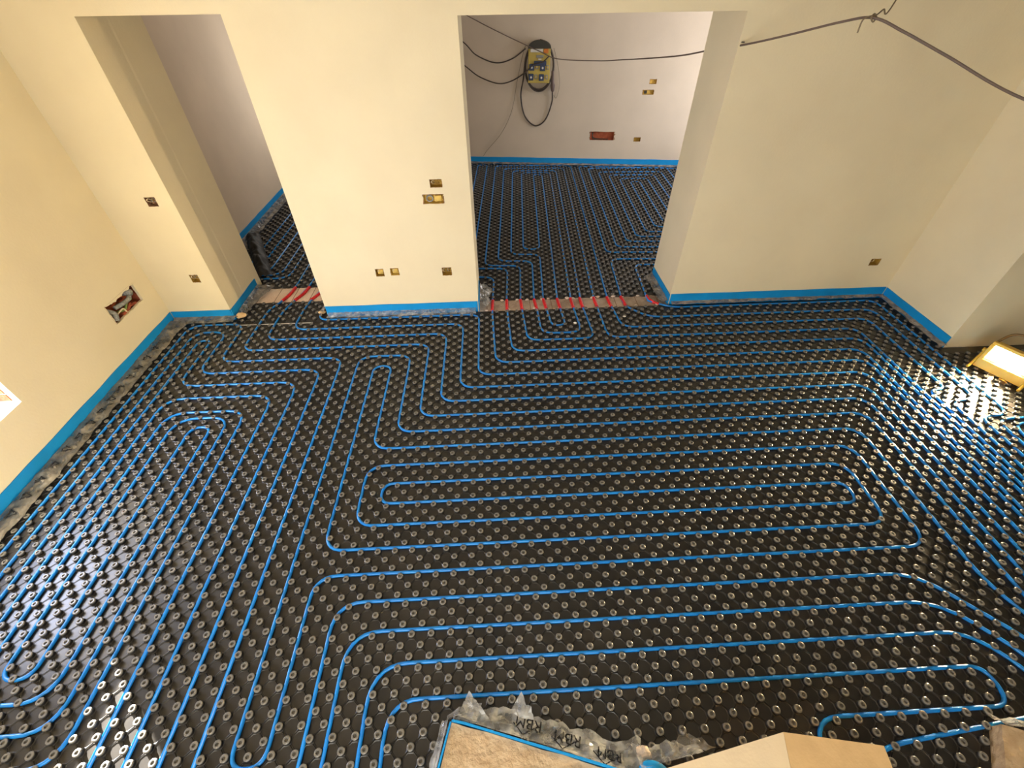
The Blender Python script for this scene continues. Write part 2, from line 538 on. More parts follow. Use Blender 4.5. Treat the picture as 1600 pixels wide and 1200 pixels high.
def mat_mesh(name, inside, plates, ij, n, rot=0.0, octs=True):
    """studs on the chequerboard of half-integer cells for which inside(x, y) is true"""
    ca, sa = math.cos(rot), math.sin(rot)
    A, B = [], []
    for i in range(ij[0], ij[1]):
        for j in range(ij[2], ij[3]):
            lx, ly = i + .5, j + .5
            x, y = lx * ca + ly * sa, -lx * sa + ly * ca
            if inside(x, y):
                (A if (i + j) % 2 == 0 else B).append((x, y, 0))
    Vs, Fs, base = [], [], 0
    def rep(P, T):
        nonlocal base
        V, F = T
        if rot:
            V = np.stack([V[:, 0] * ca + V[:, 1] * sa, -V[:, 0] * sa + V[:, 1] * ca, V[:, 2]], 1)
        P = np.array(P)
        allV = (P[:, None, :] + V[None, :, :]).reshape(-1, 3)
        Vs.append(allV)
        for k in range(len(P)):
            o = base + k * len(V)
            Fs.extend([tuple(i + o for i in f) for f in F])
        base += len(allV)
    rep(A, stud_profile(n))
    if octs:
        rep(B, octagon())
    for poly in plates:
        m = len(poly)
        V = [(x, y, 0) for x, y in poly] + [(x, y, FZ + .02) for x, y in poly]
        Vs.append(np.array(V, float))
        Fs.append(tuple(base + k for k in range(m)))
        for k in range(m):
            k2 = (k + 1) % m
            Fs.append((base + k, base + m + k, base + m + k2, base + k2))
        base += 2 * m
    o = build(name, np.concatenate(Vs), Fs, BLACK)
    o.data.polygons.foreach_set('use_smooth', [True] * len(o.data.polygons))
    o.data.set_sharp_from_angle(angle=math.radians(35))
    return o

def in_main(x, y):
    if x > XR - 1.2 and y > -16.6: return False
    if -20.4 < x < -4.2 and y > -.6: return False
    if 28.5 < x < 64.0 and y < .95: return True
    return x > -32.2 and y < .5
tag(mat_mesh('studded_insulation_mat', in_main,
    [[(-32.9, -78), (-32.9, 1.5), (-21.2, 1.5), (-21.2, -.62), (-3.6, -.62), (-3.6, 1.2), (109.8, 1.2), (109.8, -15.4), (126, -15.4), (126, -78)], [(-32.9, -111.8), (-32.9, -78), (126, -78), (126, -15.4), (145.8, -15.4), (145.8, -111.8)]], (-34, 126, -78, 3), 12),
    'large black studded insulation mat covering the whole main room floor', 'insulation mat', 'black studded mats')
tag(mat_mesh('studded_insulation_mat', lambda x, y: -20.6 < x < -3.9 and -.3 < y < 7.0,
    [[(-21.2, -.48), (-21.2, 7.2), (-3.5, 7.2), (-3.5, -.48)]], (-22, -3, -1, 8), 12),
    'small black studded mat piece in the left doorway before the red sleeves', 'insulation mat', 'black studded mats')
tag(mat_mesh('studded_insulation_mat', lambda x, y: XL + 2 < x < 2.3 and 13.3 < y < 84 and not (x < -20.5 and y < 16.2) and not (x > -4 and y < 16.2),
    [[(-32.8, 16), (-33.4, 85), (2.9, 85), (2.9, 15.7), (-3.4, 15.7), (-3.4, 13.0), (-21.0, 13.0), (-21.0, 16)]], (-35, 4, 13, 85), 10),
    'black studded mat in the narrow passage behind the left doorway', 'insulation mat', 'black studded mats')
mb = MB()
for x0, x1 in ((-20.3, -16.4), (-16.1, -12.9), (-12.5, -9.0), (-8.6, -5.6)):
    mb.box(x0, -.70, -.3, x1, -.56, .09)
tag(mb.out('foam_seam', WHITE), 'thin white foam line at the seam of the mats in the left doorway', 'mat seam')
BA = 0.055
cb, sb = math.cos(BA), math.sin(BA)
def B(lx, ly):
    return (lx * cb + ly * sb, -lx * sb + ly * cb)
tag(mat_mesh('studded_insulation_mat', lambda x, y: 5 < x < 110 and 5.2 < y < yb(x) - 2.2 and (28 < x < 64.2 or y > 13.8),
    [[(4.2, 13.3), (4.2, yb(4.2) - .1), (111.8, yb(111.8) - .1), (111.8, 13.3), (65.2, 13.3), (65.2, 5.0), (27.1, 5.0), (27.1, 13.3)]], (-4, 112, 4, 104), 8, BA, False),
    'black studded mat over the back room floor beyond the right doorway', 'insulation mat', 'black studded mats')

# ------------------------------------------------------------------ pipes: each continuous run ONE object
GP = 'blue underfloor heating pipes'
PR = .185
def pipe(points, label, r=2.6, sleeves=()):
    P = fillet(points, r)
    o = tag(MB().tube(P, PR, 8).out('heating_pipe', PIPE, None, True), label, 'pipe', GP)
    for s in sleeves:
        Q = spline([(x, y, ZP) for x, y in s], 10)
        s_ = MB().tube(Q, .33, 10, True, lambda i: .33 if i % 2 else .27).out('pipe_sleeve', RED, o, True)
        s_['label'] = 'red corrugated protective sleeve'
    return o
YE = -77.5
# legs leaving past the camera run away to the right at the bottom
pipe([(10, 15.7 + 0.3), B(29.4, 16.0), B(29.4, 6.2), (29.6, 1.0), (30, -15), (95, -15), (95, -64), (103, YE)],
     'blue pipe through the leftmost red sleeve of the wide doorway, turning right along the floor', 2.4, [[(29.75, 4.95), (29.65, 3), (29.6, 1.1)]])
pipe([B(8, 20), B(32.3, 20), B(32.3, 6.2), (32.6, 1.0), (33, -12), (97, -12), (97, -63), (105, YE)],
     'blue pipe through the second red sleeve from the left in the wide doorway', 2.4, [[(32.65, 4.9), (32.6, 3), (32.6, 1.1)]])
# the long spiral of the back room, out to the main room at both ends
def sl(xm, xb):
    return [(xb, 4.75), ((xm + xb) / 2, 3), (xm, 1.1)]
spiral = [(98, -66), (98, -9), (51, -9), (50.8, 1.2), B(50.4, 6.2), B(50.5, 90.5), B(30, 90.5), B(30, 23.5), B(38, 23.5), B(38, 6.2), (38.6, 1.2),
          (38.8, -7), (46.4, -7), (46.0, 1.2), B(45.6, 6.2), B(45.6, 86), B(36, 86), B(36, 29.5), B(40, 29.5), B(40, 84), B(42.8, 84), B(42.8, 6.2), (43.3, 1.2), (43.6, -4.6),
          (41, -4.6), (40.5, 1.2), B(39.9, 6.2), B(39.9, 26.8), B(33, 26.8), B(33, 88), B(47.8, 88), B(47.6, 6.2), (47.9, 1.2), (48.5, -9), (36, -9), (35.6, 1.2),
          B(35.2, 6.2), B(35.2, 21.3), B(27, 21.3), B(27, 93.5), B(53.2, 93.5), B(53.2, 6.2), (53.7, 1.2), (54.4, -6), (102, -6), (102, -25.8), (99.1, -25.8), (99.1, -66)]
spiral = [p for p in spiral if p != (98, -66)]
spiral = [(105.5, YE), (98, -64)] + spiral[:-1] + [(99.1, -63.5), (107, YE)]
pipe(spiral, 'blue pipe looping through the middle red sleeves of the wide doorway into the back room', 2.3,
     [sl(xm, xb) for xm, xb in ((50.8, 50.7), (38.6, 38.3), (46.0, 45.9), (43.3, 43.1), (40.5, 40.2), (47.9, 47.8), (35.6, 35.5), (53.7, 53.5))])
pipe([B(94, 24.3), B(56.4, 24.3), B(56.1, 6.2), (56.7, 1.0), (60.2, -3), (105, -3), (105, -28.3), (100.6, -28.3), (100.6, -63), (108, YE)],
     'blue pipe through the second red sleeve from the right in the wide doorway', 2.6, [sl(56.7, 56.4)])
pipe([B(94, 21.5), B(61.5, 21.5), B(61.4, 6.2), (62.0, 2.6), (65.6, 0.1), (107.4, 0.1), (107.4, -31.7), (102.4, -31.7), (102.4, -63), (109, YE)],
     'blue pipe through the rightmost red sleeve of the wide doorway, along the front wall', 2.2, [[(61.85, 4.75), (62.1, 3.0), (63.4, 1.35)]])
pipe([B(93, 27.6), B(56, 27.6), B(56, 92.2), B(89, 89.2), B(89, 30.4), B(59, 30.4), B(59, 90), B(86, 90), B(86, 33.4), B(62, 33.4), B(62, 86), B(83, 86), B(83, 36.2),
      B(65, 36.2), B(65, 82.9), B(80, 82.9), B(80, 39), B(68, 39), B(68, 79.5), B(77, 79.5), B(77, 42), B(71, 42), B(71, 76.5), B(74, 76.5), B(74, 46)],
     'blue pipe wound in nested rectangles at the right of the back room', 2.0)
pipe([B(8, 33), B(24, 33), B(24, 94.6), B(20.7, 94.6), B(20.7, 36.5), B(8, 36.5)],
     'blue pipe at the left edge of the back room floor beside the middle pier', 2.0)
# through the narrow left doorway
pipe([(-13, 82), (-13, 13.2), (-14.1, 7.2), (-15.7, 4.2), (-15.9, -9), (18, -9), (18, -27), (88, -27), (88, -60), (96, YE)],
     'blue pipe through the leftmost red sleeve of the narrow doorway', 2.5, [[(-13.0, 12.9), (-13.3, 10.2), (-14.1, 7.5)]])
pipe([(-10, 82), (-10, 13.2), (-11.6, 7.2), (-12.7, 3), (-12.7, -6), (21, -6), (21, -24), (90, -24), (90, -61), (98, YE)],
     'blue pipe through the middle red sleeve of the narrow doorway', 2.5, [[(-10.0, 12.9), (-10.5, 10.2), (-11.6, 7.5)]])
pipe([(-6.5, 82), (-6.5, 13.2), (-8.2, 7.2), (-8.6, 3), (-8.6, -3), (24, -3), (24, -21), (92, -21), (92, -62), (100, YE)],
     'blue pipe through the right red sleeve of the narrow doorway, beside the middle pier', 2.5, [[(-6.4, 12.9), (-7.0, 10.2), (-8.2, 7.5)]])
pipe([(-4.6, 7.0), (-4.8, 0), (27, 0), (27, -18), (94, -18), (94, -63), (102, YE)],
     'blue pipe lying close under the front of the middle pier', 2.3)
pipe([(91, YE), (86, -59), (86, -30), (15, -30), (15, -12), (6, -12), (6, -67.3), (9, -67.3), (9, -51), (80, -51), (80, -36), (12, -36), (12, -45), (75.4, -45), (75.4, -42), (14.6, -42),
      (14.6, -39), (77.3, -39), (77.3, -48), (9, -48), (9, -14.8), (12, -14.8), (12, -33), (83, -33), (83, -55.5), (86.2, -62.5), (89, YE)],
     'blue pipe coiled in the long closed oval at the middle of the main floor', 2.5)
pipe([(12, YE), (12, -54), (75.8, -54), (83.5, -62), (86, YE)], 'blue pipe ending in the first slanting bend below the long oval', 3.0)
pipe([(14, YE), (14, -57), (76.2, -57), (81.8, -63), (84, YE)], 'blue pipe in the second slanting bend below the long oval', 3.4)
pipe([(17, YE), (17, -60), (77.0, -60), (80.6, -64.2), (82, YE)], 'blue pipe in the third slanting bend below the long oval', 3.6)
pipe([(19, YE), (19, -63), (76.2, -63), (76.2, -66.2), (57.1, -66.2), (57.1, YE)], 'blue pipe doubling back at the bottom right beside the cardboard box', 3.0)
pipe([(59.5, -69.9), (63, -68.4), (76, -67.2), (96, -65.6)], 'short blue pipe leading from the cardboard box towards the right edge', 2.0)
# the left field
pipe([(3, YE), (3, -12), (-18.6, -12), (-18.6, -.5), (-29, -.5), (-29, YE)], 'blue pipe running outermost along the left wall', 2.7)
pipe([(0, YE), (0, -15), (-20.9, -15), (-20.9, -2.9), (-27, -2.9), (-27, YE)], 'blue pipe second from the left wall, with a wide hook at the corner', 2.7)
pipe([(-3, YE), (-3, -18), (-22.8, -18), (-22.8, -5.5), (-25, -5.5), (-25, -66.5), (-9, -66.5), (-9, -24.2), (-21, -24.2), (-21, -61.6), (-13, -61.6), (-13, -27.4), (-16, -27.4),
      (-16, -59.6), (-19, -59.6), (-19, -25.5), (-11, -25.5), (-11, -64), (-23, -64), (-23, -21), (-6, -21), (-6, YE)],
     'blue pipe coiled in the tight nested loops beside the left wall', 3.0)
# loops coming from the side area on the right
for k, (x, y) in enumerate(((104.3, -32.4), (105.8, -33.4), (107.3, -34.4))):
    pipe([(124, y), (x, y), (x, -62.5 + k * .2), (x + 8, YE)],
         ['blue pipe in the outermost of the loops below the lamp', 'blue pipe in the middle of the loops below the lamp', 'blue pipe in the innermost of the loops below the lamp'][k], 2.4)
# passage behind the left doorway
for p, l in (([(-27, 23), (-27, 82)], 'blue pipe nearest the far wall of the passage'), ([(-24, 20.5), (-24, 82)], 'blue pipe second from the far wall of the passage'),
             ([(-23, 19.8), (-21.2, 21.5), (-21.2, 82)], 'blue pipe third from the far wall of the passage, coming out from the dark sheet'),
             ([(-23.5, 18.6), (-18.0, 18.8), (-18.0, 82)], 'upper of the two blue pipes curving beside the dark sheet in the passage'),
             ([(-23.5, 17.1), (-15.8, 17.0), (-15.8, 82)], 'lower of the two blue pipes curving beside the dark sheet in the passage')):
    pipe(p, l, 3.0)

# ------------------------------------------------------------------ blue edge strips
GS = 'blue foam edge strips along the walls'
def strip(pts, label, h=2.25, t=.16, wob=.05, seed=0):
    """foam band standing against a wall: pts = wall line, foam on its left-hand side"""
    P = [Vector((p[0], p[1], 0)) for p in pts]
    V, F = [], []
    L = []
    for a, b in zip(P, P[1:]):
        n = max(2, int((b - a).length / 1.5))
        for k in range(n):
            L.append(a.lerp(b, k / n))
    L.append(P[-1])
    for i, p in enumerate(L):
        d = (L[min(i + 1, len(L) - 1)] - L[max(i - 1, 0)]).normalized()
        nrm = Vector((-d.y, d.x, 0))
        e = noise.noise(Vector((i * .7, seed, 2))) * wob
        z1 = h + noise.noise(Vector((i * .31, seed, 9))) * .10
        for q, z in ((p + nrm * .02, FZ + .03), (p + nrm * (t + abs(e)), FZ + .03), (p + nrm * (t + abs(e)), z1), (p + nrm * .02, z1)):
            V.append((q.x, q.y, z))
    for i in range(len(L) - 1):
        for k in range(4):
            k2 = (k + 1) % 4
            F.append((i * 4 + k, (i + 1) * 4 + k, (i + 1) * 4 + k2, i * 4 + k2))
    F.append((3, 2, 1, 0))
    F.append(tuple((len(L) - 1) * 4 + k for k in range(4)))
    return tag(build('edge_strip', V, F, FOAM), label, 'edge strip', GS)
strip([(XL, YF - .25), (XL, -77)], 'bright blue foam edge strip along the foot of the left wall', seed=1)
strip([(-21.45, YF), (XL + .25, YF)], 'short blue foam edge strip under the left pier of the front wall', seed=2)
strip([(-21.4, 13.5), (-21.4, YF - .15)], 'blue foam edge strip on the jamb of the narrow doorway', seed=3)
strip([(26.75, YF), (-3.1, YF)], 'blue foam edge strip under the middle pier', seed=4)
strip([(26.9, 9.5), (26.9, YF - .12)], 'curled end of blue foam on the left jamb of the wide doorway', h=2.4, seed=5)
strip([(XR - .25, YF), (65.6, YF)], 'dark blue foam edge strip under the front wall at right', seed=6, h=2.35)
strip([(65.38, YF - .16), (65.38, 12.9)], 'blue foam edge strip on the right jamb of the wide doorway', seed=7)
strip([(XR, -15.3), (XR, YF - .25)], 'blue foam edge strip along the right wall up to the work lamp', seed=8)
strip([(108, yb(108)), (6, yb(6))], 'blue foam edge strip at the foot of the back room wall', seed=9)
strip([(XL - 1.05, 82), (XL - .6, 16)], 'blue foam edge strip along the far wall of the passage', seed=10)

# ------------------------------------------------------------------ crumpled plastic film skirts
GF = 'crumpled clear film skirts along the walls'
def film_z(seed, x, y, z_in, z_out, s, amp):
    c = noise.noise(Vector((x * .9, y * .9, seed))) + .6 * noise.noise(Vector((x * 2.3, y * 2.3, seed + 4))) + .35 * noise.noise(Vector((x * 5, y * 5, seed + 8)))
    return max(z_in + (z_out - z_in) * s ** .6 + amp * c * (.25 + .75 * math.sin(math.pi * min(1, s * 1.1))), min(.53, z_in if s < .2 else .53))
def film(line, w0, w1, label, m=FILM, z_in=.9, z_out=.5, seed=0, amp=.35, nw=7, edge=.5, name='film_skirt', step=.35, z_end=None):
    """film from a wall line (list of points) outwards to the left-hand side, lying over the studs"""
    P = [Vector((p[0], p[1], 0)) for p in line]
    L = []
    for a, b in zip(P, P[1:]):
        n = max(2, int((b - a).length / step))
        for k in range(n):
            L.append(a.lerp(b, k / n))
    L.append(P[-1])
    V, F = [], []
    for i, p in enumerate(L):
        d = (L[min(i + 3, len(L) - 1)] - L[max(i - 3, 0)]).normalized()
        nrm = Vector((-d.y, d.x, 0))
        t = i / (len(L) - 1)
        w = w0 + (w1 - w0) * t + edge * noise.noise(Vector((i * step * .35, seed, 0))) + edge * .5 * noise.noise(Vector((i * step * 1.3, seed, 5)))
        w = max(w, .3)
        for k in range(nw + 1):
            s = k / nw
            q = p + nrm * (.2 + w * s)
            z = film_z(seed, q.x, q.y, z_in + ((z_end if z_end is not None else z_in) - z_in) * t, z_out, s, amp)
            V.append((q.x, q.y, z))
    n = nw + 1
    for i in range(len(L) - 1):
        for k in range(nw):
            F.append((i * n + k, i * n + k + 1, (i + 1) * n + k + 1, (i + 1) * n + k))
    return tag(build(name, V, F, m), label, 'plastic film', GF)

fl_left = film([(XL, YF - 1.2), (XL, -77)], 2.9, 3.1, 'wide grey dusty film skirt with dark printed marks along the left wall', FILM, 1.0, .62, 1, .4, 9, .55, z_end=.1)
fl_left['label'] = 'wide grey dusty film skirt with dark printed marks along the left wall'
film([(-20.9, YF), (XL + .4, YF)], 1.6, 1.9, 'grey film skirt under the left pier of the front wall', FILM, 1.0, .6, 2, .4, 6, .35)
film([(-21.3, 13.2), (-21.3, 6), (-21.0, YF - .6)], 3.6, 1.0, 'pale film lapping from the narrow doorway jamb over its bare threshold', FILM, 1.0, .6, 3, .35, 8, .5)
film([(26.4, YF), (-2.9, YF)], 1.75, 1.5, 'glossy clear film skirt under the middle pier', FILMC, .9, .62, 4, .4, 7, .30)
film([(27.0, 8.6), (27.0, 1.2)], 2.2, 1.9, 'torn flap of clear film standing at the left jamb of the wide doorway', FILMC, 2.3, 1.2, 5, .7, 8, .9)
film([(-3.3, YF - .3), (-3.3, 5.5)], 1.0, 1.2, 'small scrap of film at the left corner of the middle pier', FILMC, 1.5, .7, 12, .5, 6, .4)
film([(XR - .4, YF), (65.8, YF)], .75, .95, 'dusty ragged film skirt under the front wall at right', FILMD, .8, .6, 6, .4, 6, .45)
film([(65.3, YF - .2), (65.3, 12.4)], 1.3, 1.6, 'grey film lapping from the right jamb of the wide doorway', FILM, 1.1, .6, 7, .45, 7, .5)
film([(XR, -15.8), (XR, YF - .4)], 1.2, .9, 'ragged dusty film skirt along the right wall', FILMD, .8, .6, 8, .45, 6, .45)
film([(108, yb(108)), (6, yb(6))], 1.6, 1.9, 'thin dusty film skirt at the foot of the back room wall', FILMD, .65, .55, 9, .35, 5, .8)
film([(XL - 1.0, 82), (XL - .6, 24)], 2.6, 2.7, 'grey film skirt along the far wall of the passage', FILM, 1.0, .62, 10, .35, 7, .4)

# print marks on the left film, lifted just off its surface
for k in range(15):
    mb = MB()
    y0 = -7.5 - k * 2.55
    for a, b in (((.9, 0), (2.0, .55)), ((.9, 1.1), (2.0, .55)), ((1.0, .15), (1.0, .95))):
        N = 5
        pa, pb = Vector((XL + .2 + a[0], y0 - a[1])), Vector((XL + .2 + b[0], y0 - b[1]))
        d = (pb - pa).normalized()
        nn = Vector((-d.y, d.x)) * .085
        row = []
        for i in range(N + 1):
            p = pa.lerp(pb, i / N)
            for sg in (-1, 1):
                q = p + nn * sg
                row.append((q.x, q.y, film_z(1, q.x, q.y, 1.0 - .9 * (YF - 1.2 - q.y) / 77.4, .62, (q.x - XL - .2) / 3.0, .4) + .06))
        mb.add(row, [(2 * i, 2 * i + 1, 2 * i + 3, 2 * i + 2) for i in range(N)])
    pm = mb.out('printed_mark', INK, fl_left)

# ------------------------------------------------------------------ dark sheet bundle in the passage
def heap():
    V, F = [], []
    nx, ny = 46, 16
    A, Bp = Vector((-32.0, 39.0)), Vector((-20.9, 17.2))
    d = (Bp - A).normalized()
    nr = Vector((d.y, -d.x))
    for i in range(nx + 1):
        t = i / nx
        base = A.lerp(Bp, t)
        for j in range(ny + 1):
            s = j / ny
            q = base - nr * ((s - .5) * (3.6 - .5 * t) * (1 + .12 * noise.noise(Vector((i * .5, j * .3, 1)))))
            hgt = 2.5 * math.sin(math.pi * s) ** .7 * (.75 + .5 * noise.noise(Vector((t * 6, s * 2, 3)))) * math.sin(math.pi * min(1, max(0, .04 + .95 * t))) ** .35
            z = .52 + max(0, hgt + .5 * noise.noise(Vector((q.x * .8, q.y * .8, 2))) * min(1, hgt))
            V.append((q.x, q.y, z))
    n = ny + 1
    for i in range(nx):
        for j in range(ny):
            F.append((i * n + j, (i + 1) * n + j, (i + 1) * n + j + 1, i * n + j + 1))
    return V, F
tag(build('plastic_sheet_bundle', *heap(), DARKFOIL, None, True), 'dark crumpled plastic sheet bundled on the passage floor behind the left doorway', 'plastic sheet')

# ------------------------------------------------------------------ small debris on the thresholds and mat
GD = 'pale plaster crumbs on the wide doorway threshold'
def crumb(x, y, z, r, label, group=None, m=SCRAP):
    bm = bmesh.new()
    bmesh.ops.create_icosphere(bm, subdivisions=2, radius=r)
    sd = random.random() * 50
    V = []
    for v in bm.verts:
        k = 1 + .5 * noise.noise(Vector((v.co.x * 4 / r * .3 + sd, v.co.y * 4 / r * .3, v.co.z * 4 / r * .3)))
        V.append((x + v.co.x * k * 1.3, y + v.co.y * k, z + r * .55 + v.co.z * k * .55))
    F = [[v.index for v in f.verts] for f in bm.faces]
    bm.free()
    return tag(build('plaster_crumb', V, F, m), label, 'debris', group)
for k in range(22):
    back = k % 3 != 0
    crumb(28.5 + 35.5 * ((k * .618) % 1), 4.75 + random.random() * .3 if back else 1.3 + random.random() * .4, .0, .2 + .2 * random.random(),
          'pale plaster crumb along the ragged edge of the wide doorway threshold', GD)
crumb(55.3, -3.0, .45, .22, 'white crumb on the studs beneath the second sleeve from the right', None, WHITE)
crumb(45.4, -4.6, .45, .25, 'white scrap inside the small pipe loops before the wide doorway', None, WHITE)
crumb(-19.9, 1.6, .40, .75, 'tan lump of mortar at the corner of the left pier', None, CARD)
crumb(-4.6, 2.6, .0, .55, 'tan lump of mortar at the left foot of the middle pier', None, CARD)

# ------------------------------------------------------------------ electrical boxes in the walls
GE = 'electrical boxes let into the walls'
def pocket(frame, x0, x1, z0, z1, depth, m, parent):
    """open tray in a wall hole; frame(x, z, d) gives a point d behind the wall face"""
    mb = MB()
    e = .0
    c = [(x0 + e, z0 + e), (x1 - e, z0 + e), (x1 - e, z1 - e), (x0 + e, z1 - e)]
    f = [frame(x, z, -.04) for x, z in c]
    xm, zm = (x0 + x1) / 2, (z0 + z1) / 2
    k = [frame(xm + (x - xm) * .93, zm + (z - zm) * .93, depth) for x, z in c]
    mb.add(f + k, [(4, 5, 6, 7)] + [(i, (i + 1) % 4, 4 + (i + 1) % 4, 4 + i) for i in range(4)])
    # chipped rim standing a hair proud of the plaster
    V, F = [], []
    N = 28
    for i in range(N):
        t = i / N * 4
        s, fr = int(t), t - int(t)
        a, b = c[s], c[(s + 1) % 4]
        x, z = a[0] + (b[0] - a[0]) * fr, a[1] + (b[1] - a[1]) * fr
        ux, uz = x - xm, z - zm
        j = 1.06 + .10 * noise.noise(Vector((x * 3, z * 3, 1)))
        V += [frame(x, z, -.03), frame(xm + ux * j, zm + uz * j, -.03), frame(xm + ux * (j + .01), zm + uz * (j + .01), .0)]
    for i in range(N):
        i2 = (i + 1) % N
        F += [(3 * i, 3 * i + 1, 3 * i2 + 1, 3 * i2), (3 * i + 1, 3 * i + 2, 3 * i2 + 2, 3 * i2 + 1)]
    b = mb.out('box_body', m, parent)
    r = build('chipped_rim', V, F, MORTAR, parent)
    return b, r
def ffront(x, z, d):
    return (x, YF + d, z)
def fback(x, z, d):
    return tuple(backp(x, z, -d))
def wires(frame, x0, x1, z0, z1, n, parent, ms):
    for k in range(n):
        x, z = x0 + (x1 - x0) * (k + .6) / (n + .2), z0 + (z1 - z0) * .25
        dx, dz = (x1 - x0) * .25 * (1 if k % 2 else -1), (z1 - z0)
        P = [frame(x, z, .9), frame(x + dx * .5, z + dz * .2, .35), frame(x + dx, z + dz * .45, .12), frame(x + dx * .3, z + dz * .6, .3), frame(x - dx * .2, z + dz * .35, .6)]
        MB().tube(spline(P, 6), .07, 6).out('wire', ms[k % len(ms)], parent, True)
spec = [
    ('upper reddish square electrical box hole in the left pier', MORTAR, 3, 0), ('lower reddish square electrical box hole in the left pier, near the floor', OCHRE, 3, 1),
    ('square electrical box high on the middle pier, above the long one', OCHRE, 2, 2), ('long electrical box with coiled conduit on the middle pier', OCHREL, 0, 3),
    ('left of the pair of low square electrical boxes on the middle pier', OCHRE, 1, 4), ('right of the pair of low square electrical boxes on the middle pier', OCHREL, 1, 5),
    ('single low electrical box on the middle pier by the wide doorway', OCHRE, 3, 6), ('small dark electrical box low on the front wall near the right corner', OCHRE, 1, 7)]
for lab, m, nw_, k in spec:
    x0, x1, z0, z1 = HOLES[k]
    e = empty('electrical_box', ((x0 + x1) / 2, YF + .4, z0), lab, 'electrical box', GE)
    pocket(ffront, x0, x1, z0, z1, 1.0, m, e)
    wires(ffront, x0 + .15, x1 - .15, z0 + .1, z1 - .1, nw_, e, [CREAMW, OCHRE, GREYP])
    if k == 3:
        cx, cz = x0 + 1.0, (z0 + z1) / 2
        P = [(cx + .5 * math.cos(t), YF + .25 + .02 * t, cz + .48 * math.sin(t)) for t in [i * .35 for i in range(27)]]
        MB().tube(P, .12, 7).out('coiled_conduit', GREYP, e, True)
        MB().obox((x1 - .85, YF + .45, cz), (1, 0, 0), (0, 1, 0), (0, 0, 1), .6, .35, .5, .12).out('cover_plate', OCHREL, e, True)
    if k in (4, 5):
        MB().obox(((x0 + x1) / 2 + .1, YF + .5, (z0 + z1) / 2 + .05), (1, 0, 0), (0, 1, 0), (0, 0, 1), .5, .3, .45, .1).out('cover_plate', OCHREL, e, True)
for k, lab, m in ((0, 'wide red terracotta-backed box low on the back room wall', BRICK), (1, 'wide yellow electrical box below the small square one on the back room wall', OCHREL),
                  (2, 'small square yellow electrical box highest at the right of the back room wall', OCHREL), (3, 'small dark electrical box low on the back room wall, right of the red one', OCHRE)):
    x0, x1, z0, z1 = BH[k]
    e = empty('electrical_box', tuple(backp((x0 + x1) / 2, z0, -.4)), lab, 'electrical box', GE)
    pocket(fback, x0, x1, z0, z1, .7, m, e)
    if k == 0:
        for q in range(3):
            P = [fback(x0 + .5 + .2 * q, z1 - .2, .3), fback(x0 + .9, z0 + .9 - .3 * q, .1), fback(x0 + 2.2 + q, z0 + .3, .2), fback(x0 + 4 + q, z0 + .15, .3)]
            MB().tube(spline(P, 6), .10, 6).out('wire', DARKB, e, True)
    elif k == 1:
        MB().obox(fback(x0 + .9, (z0 + z1) / 2, .3), (1, -.14, 0), (.14, 1, 0), (0, 0, 1), .4, .2, .4).out('socket_module', DARKB, e)

# ragged cavity in the left wall with conduits
cy0, cy1, cz0, cz1 = -9.9, -2.1, 7.3, 10.75
e = empty('wall_cavity', (XL - .6, (cy0 + cy1) / 2, cz0), 'ragged terracotta cavity full of grey conduit broken into the left wall', 'wall cavity')
def fleft(y, z, d):
    return (XL - d, y, z)
mb = MB()
c = [(cy0, cz0), (cy1, cz0), (cy1, cz1), (cy0, cz1)]
f4 = [fleft(y, z, -.02) for y, z in c]
k4 = [fleft(y, z, 2.4) for y, z in c]
mb.add(f4 + k4, [(7, 6, 5, 4)] + [(4 + i, 4 + (i + 1) % 4, (i + 1) % 4, i) for i in range(4)])
mb.out('brick_lining', BRICK, e)
# plaster rim with a ragged inner edge
V, F = [], []
N = 96
for i in range(N):
    t = i / N * 4
    s, fr = int(t), t - int(t)
    a, b = c[s], c[(s + 1) % 4]
    y, z = a[0] + (b[0] - a[0]) * fr, a[1] + (b[1] - a[1]) * fr
    my, mz = (cy0 + cy1) / 2, (cz0 + cz1) / 2
    g = .5 + .5 * noise.noise(Vector((y * .9, z * .9, 6))) + .3 * noise.noise(Vector((y * 2.5, z * 2.5, 2)))
    g *= (1.2 if s == 2 else .5)
    dy, dz = my - y, mz - z
    ln = math.hypot(dy, dz)
    iy, iz = y + (0 if s in (0, 2) else (dy / abs(dy)) * g * .6), z + (0 if s in (1, 3) else (dz / abs(dz)) * g * .6)
    V += [fleft(y, z, -.03), fleft(iy, iz, -.03), fleft(iy, iz, .45)]
for i in range(N):
    i2 = (i + 1) % N
    F += [(3 * i, 3 * i2, 3 * i2 + 1, 3 * i + 1), (3 * i + 1, 3 * i2 + 1, 3 * i2 + 2, 3 * i + 2)]
build('plaster_rim', V, F, PLASTER, e)
def conduit(P, r, m, name='conduit'):
    MB().tube(spline(P, 14), r, 9, True, lambda i: r * (1.0 if i % 2 else .86)).out(name, m, e, True)
conduit([fleft(-9.2, 7.6, .3), fleft(-8.6, 8.6, .5), fleft(-9.0, 9.4, 1.2), fleft(-9.2, 10.4, 2.0)], .5, GREYP)
conduit([fleft(-7.6, 9.1, .7), fleft(-5.8, 9.0, .35), fleft(-4.2, 9.0, .4), fleft(-3.2, 9.5, 1.0)], .38, GREYP)
conduit([fleft(-7.4, 8.2, .9), fleft(-6.2, 8.0, .5), fleft(-4.9, 8.5, .7), fleft(-3.4, 8.4, .9)], .22, GREENW, 'wire')
conduit([fleft(-8.4, 7.8, .9), fleft(-6.9, 8.5, .2), fleft(-6.4, 7.7, .3), fleft(-5.8, 7.5, .8)], .13, CREAMW, 'wire')
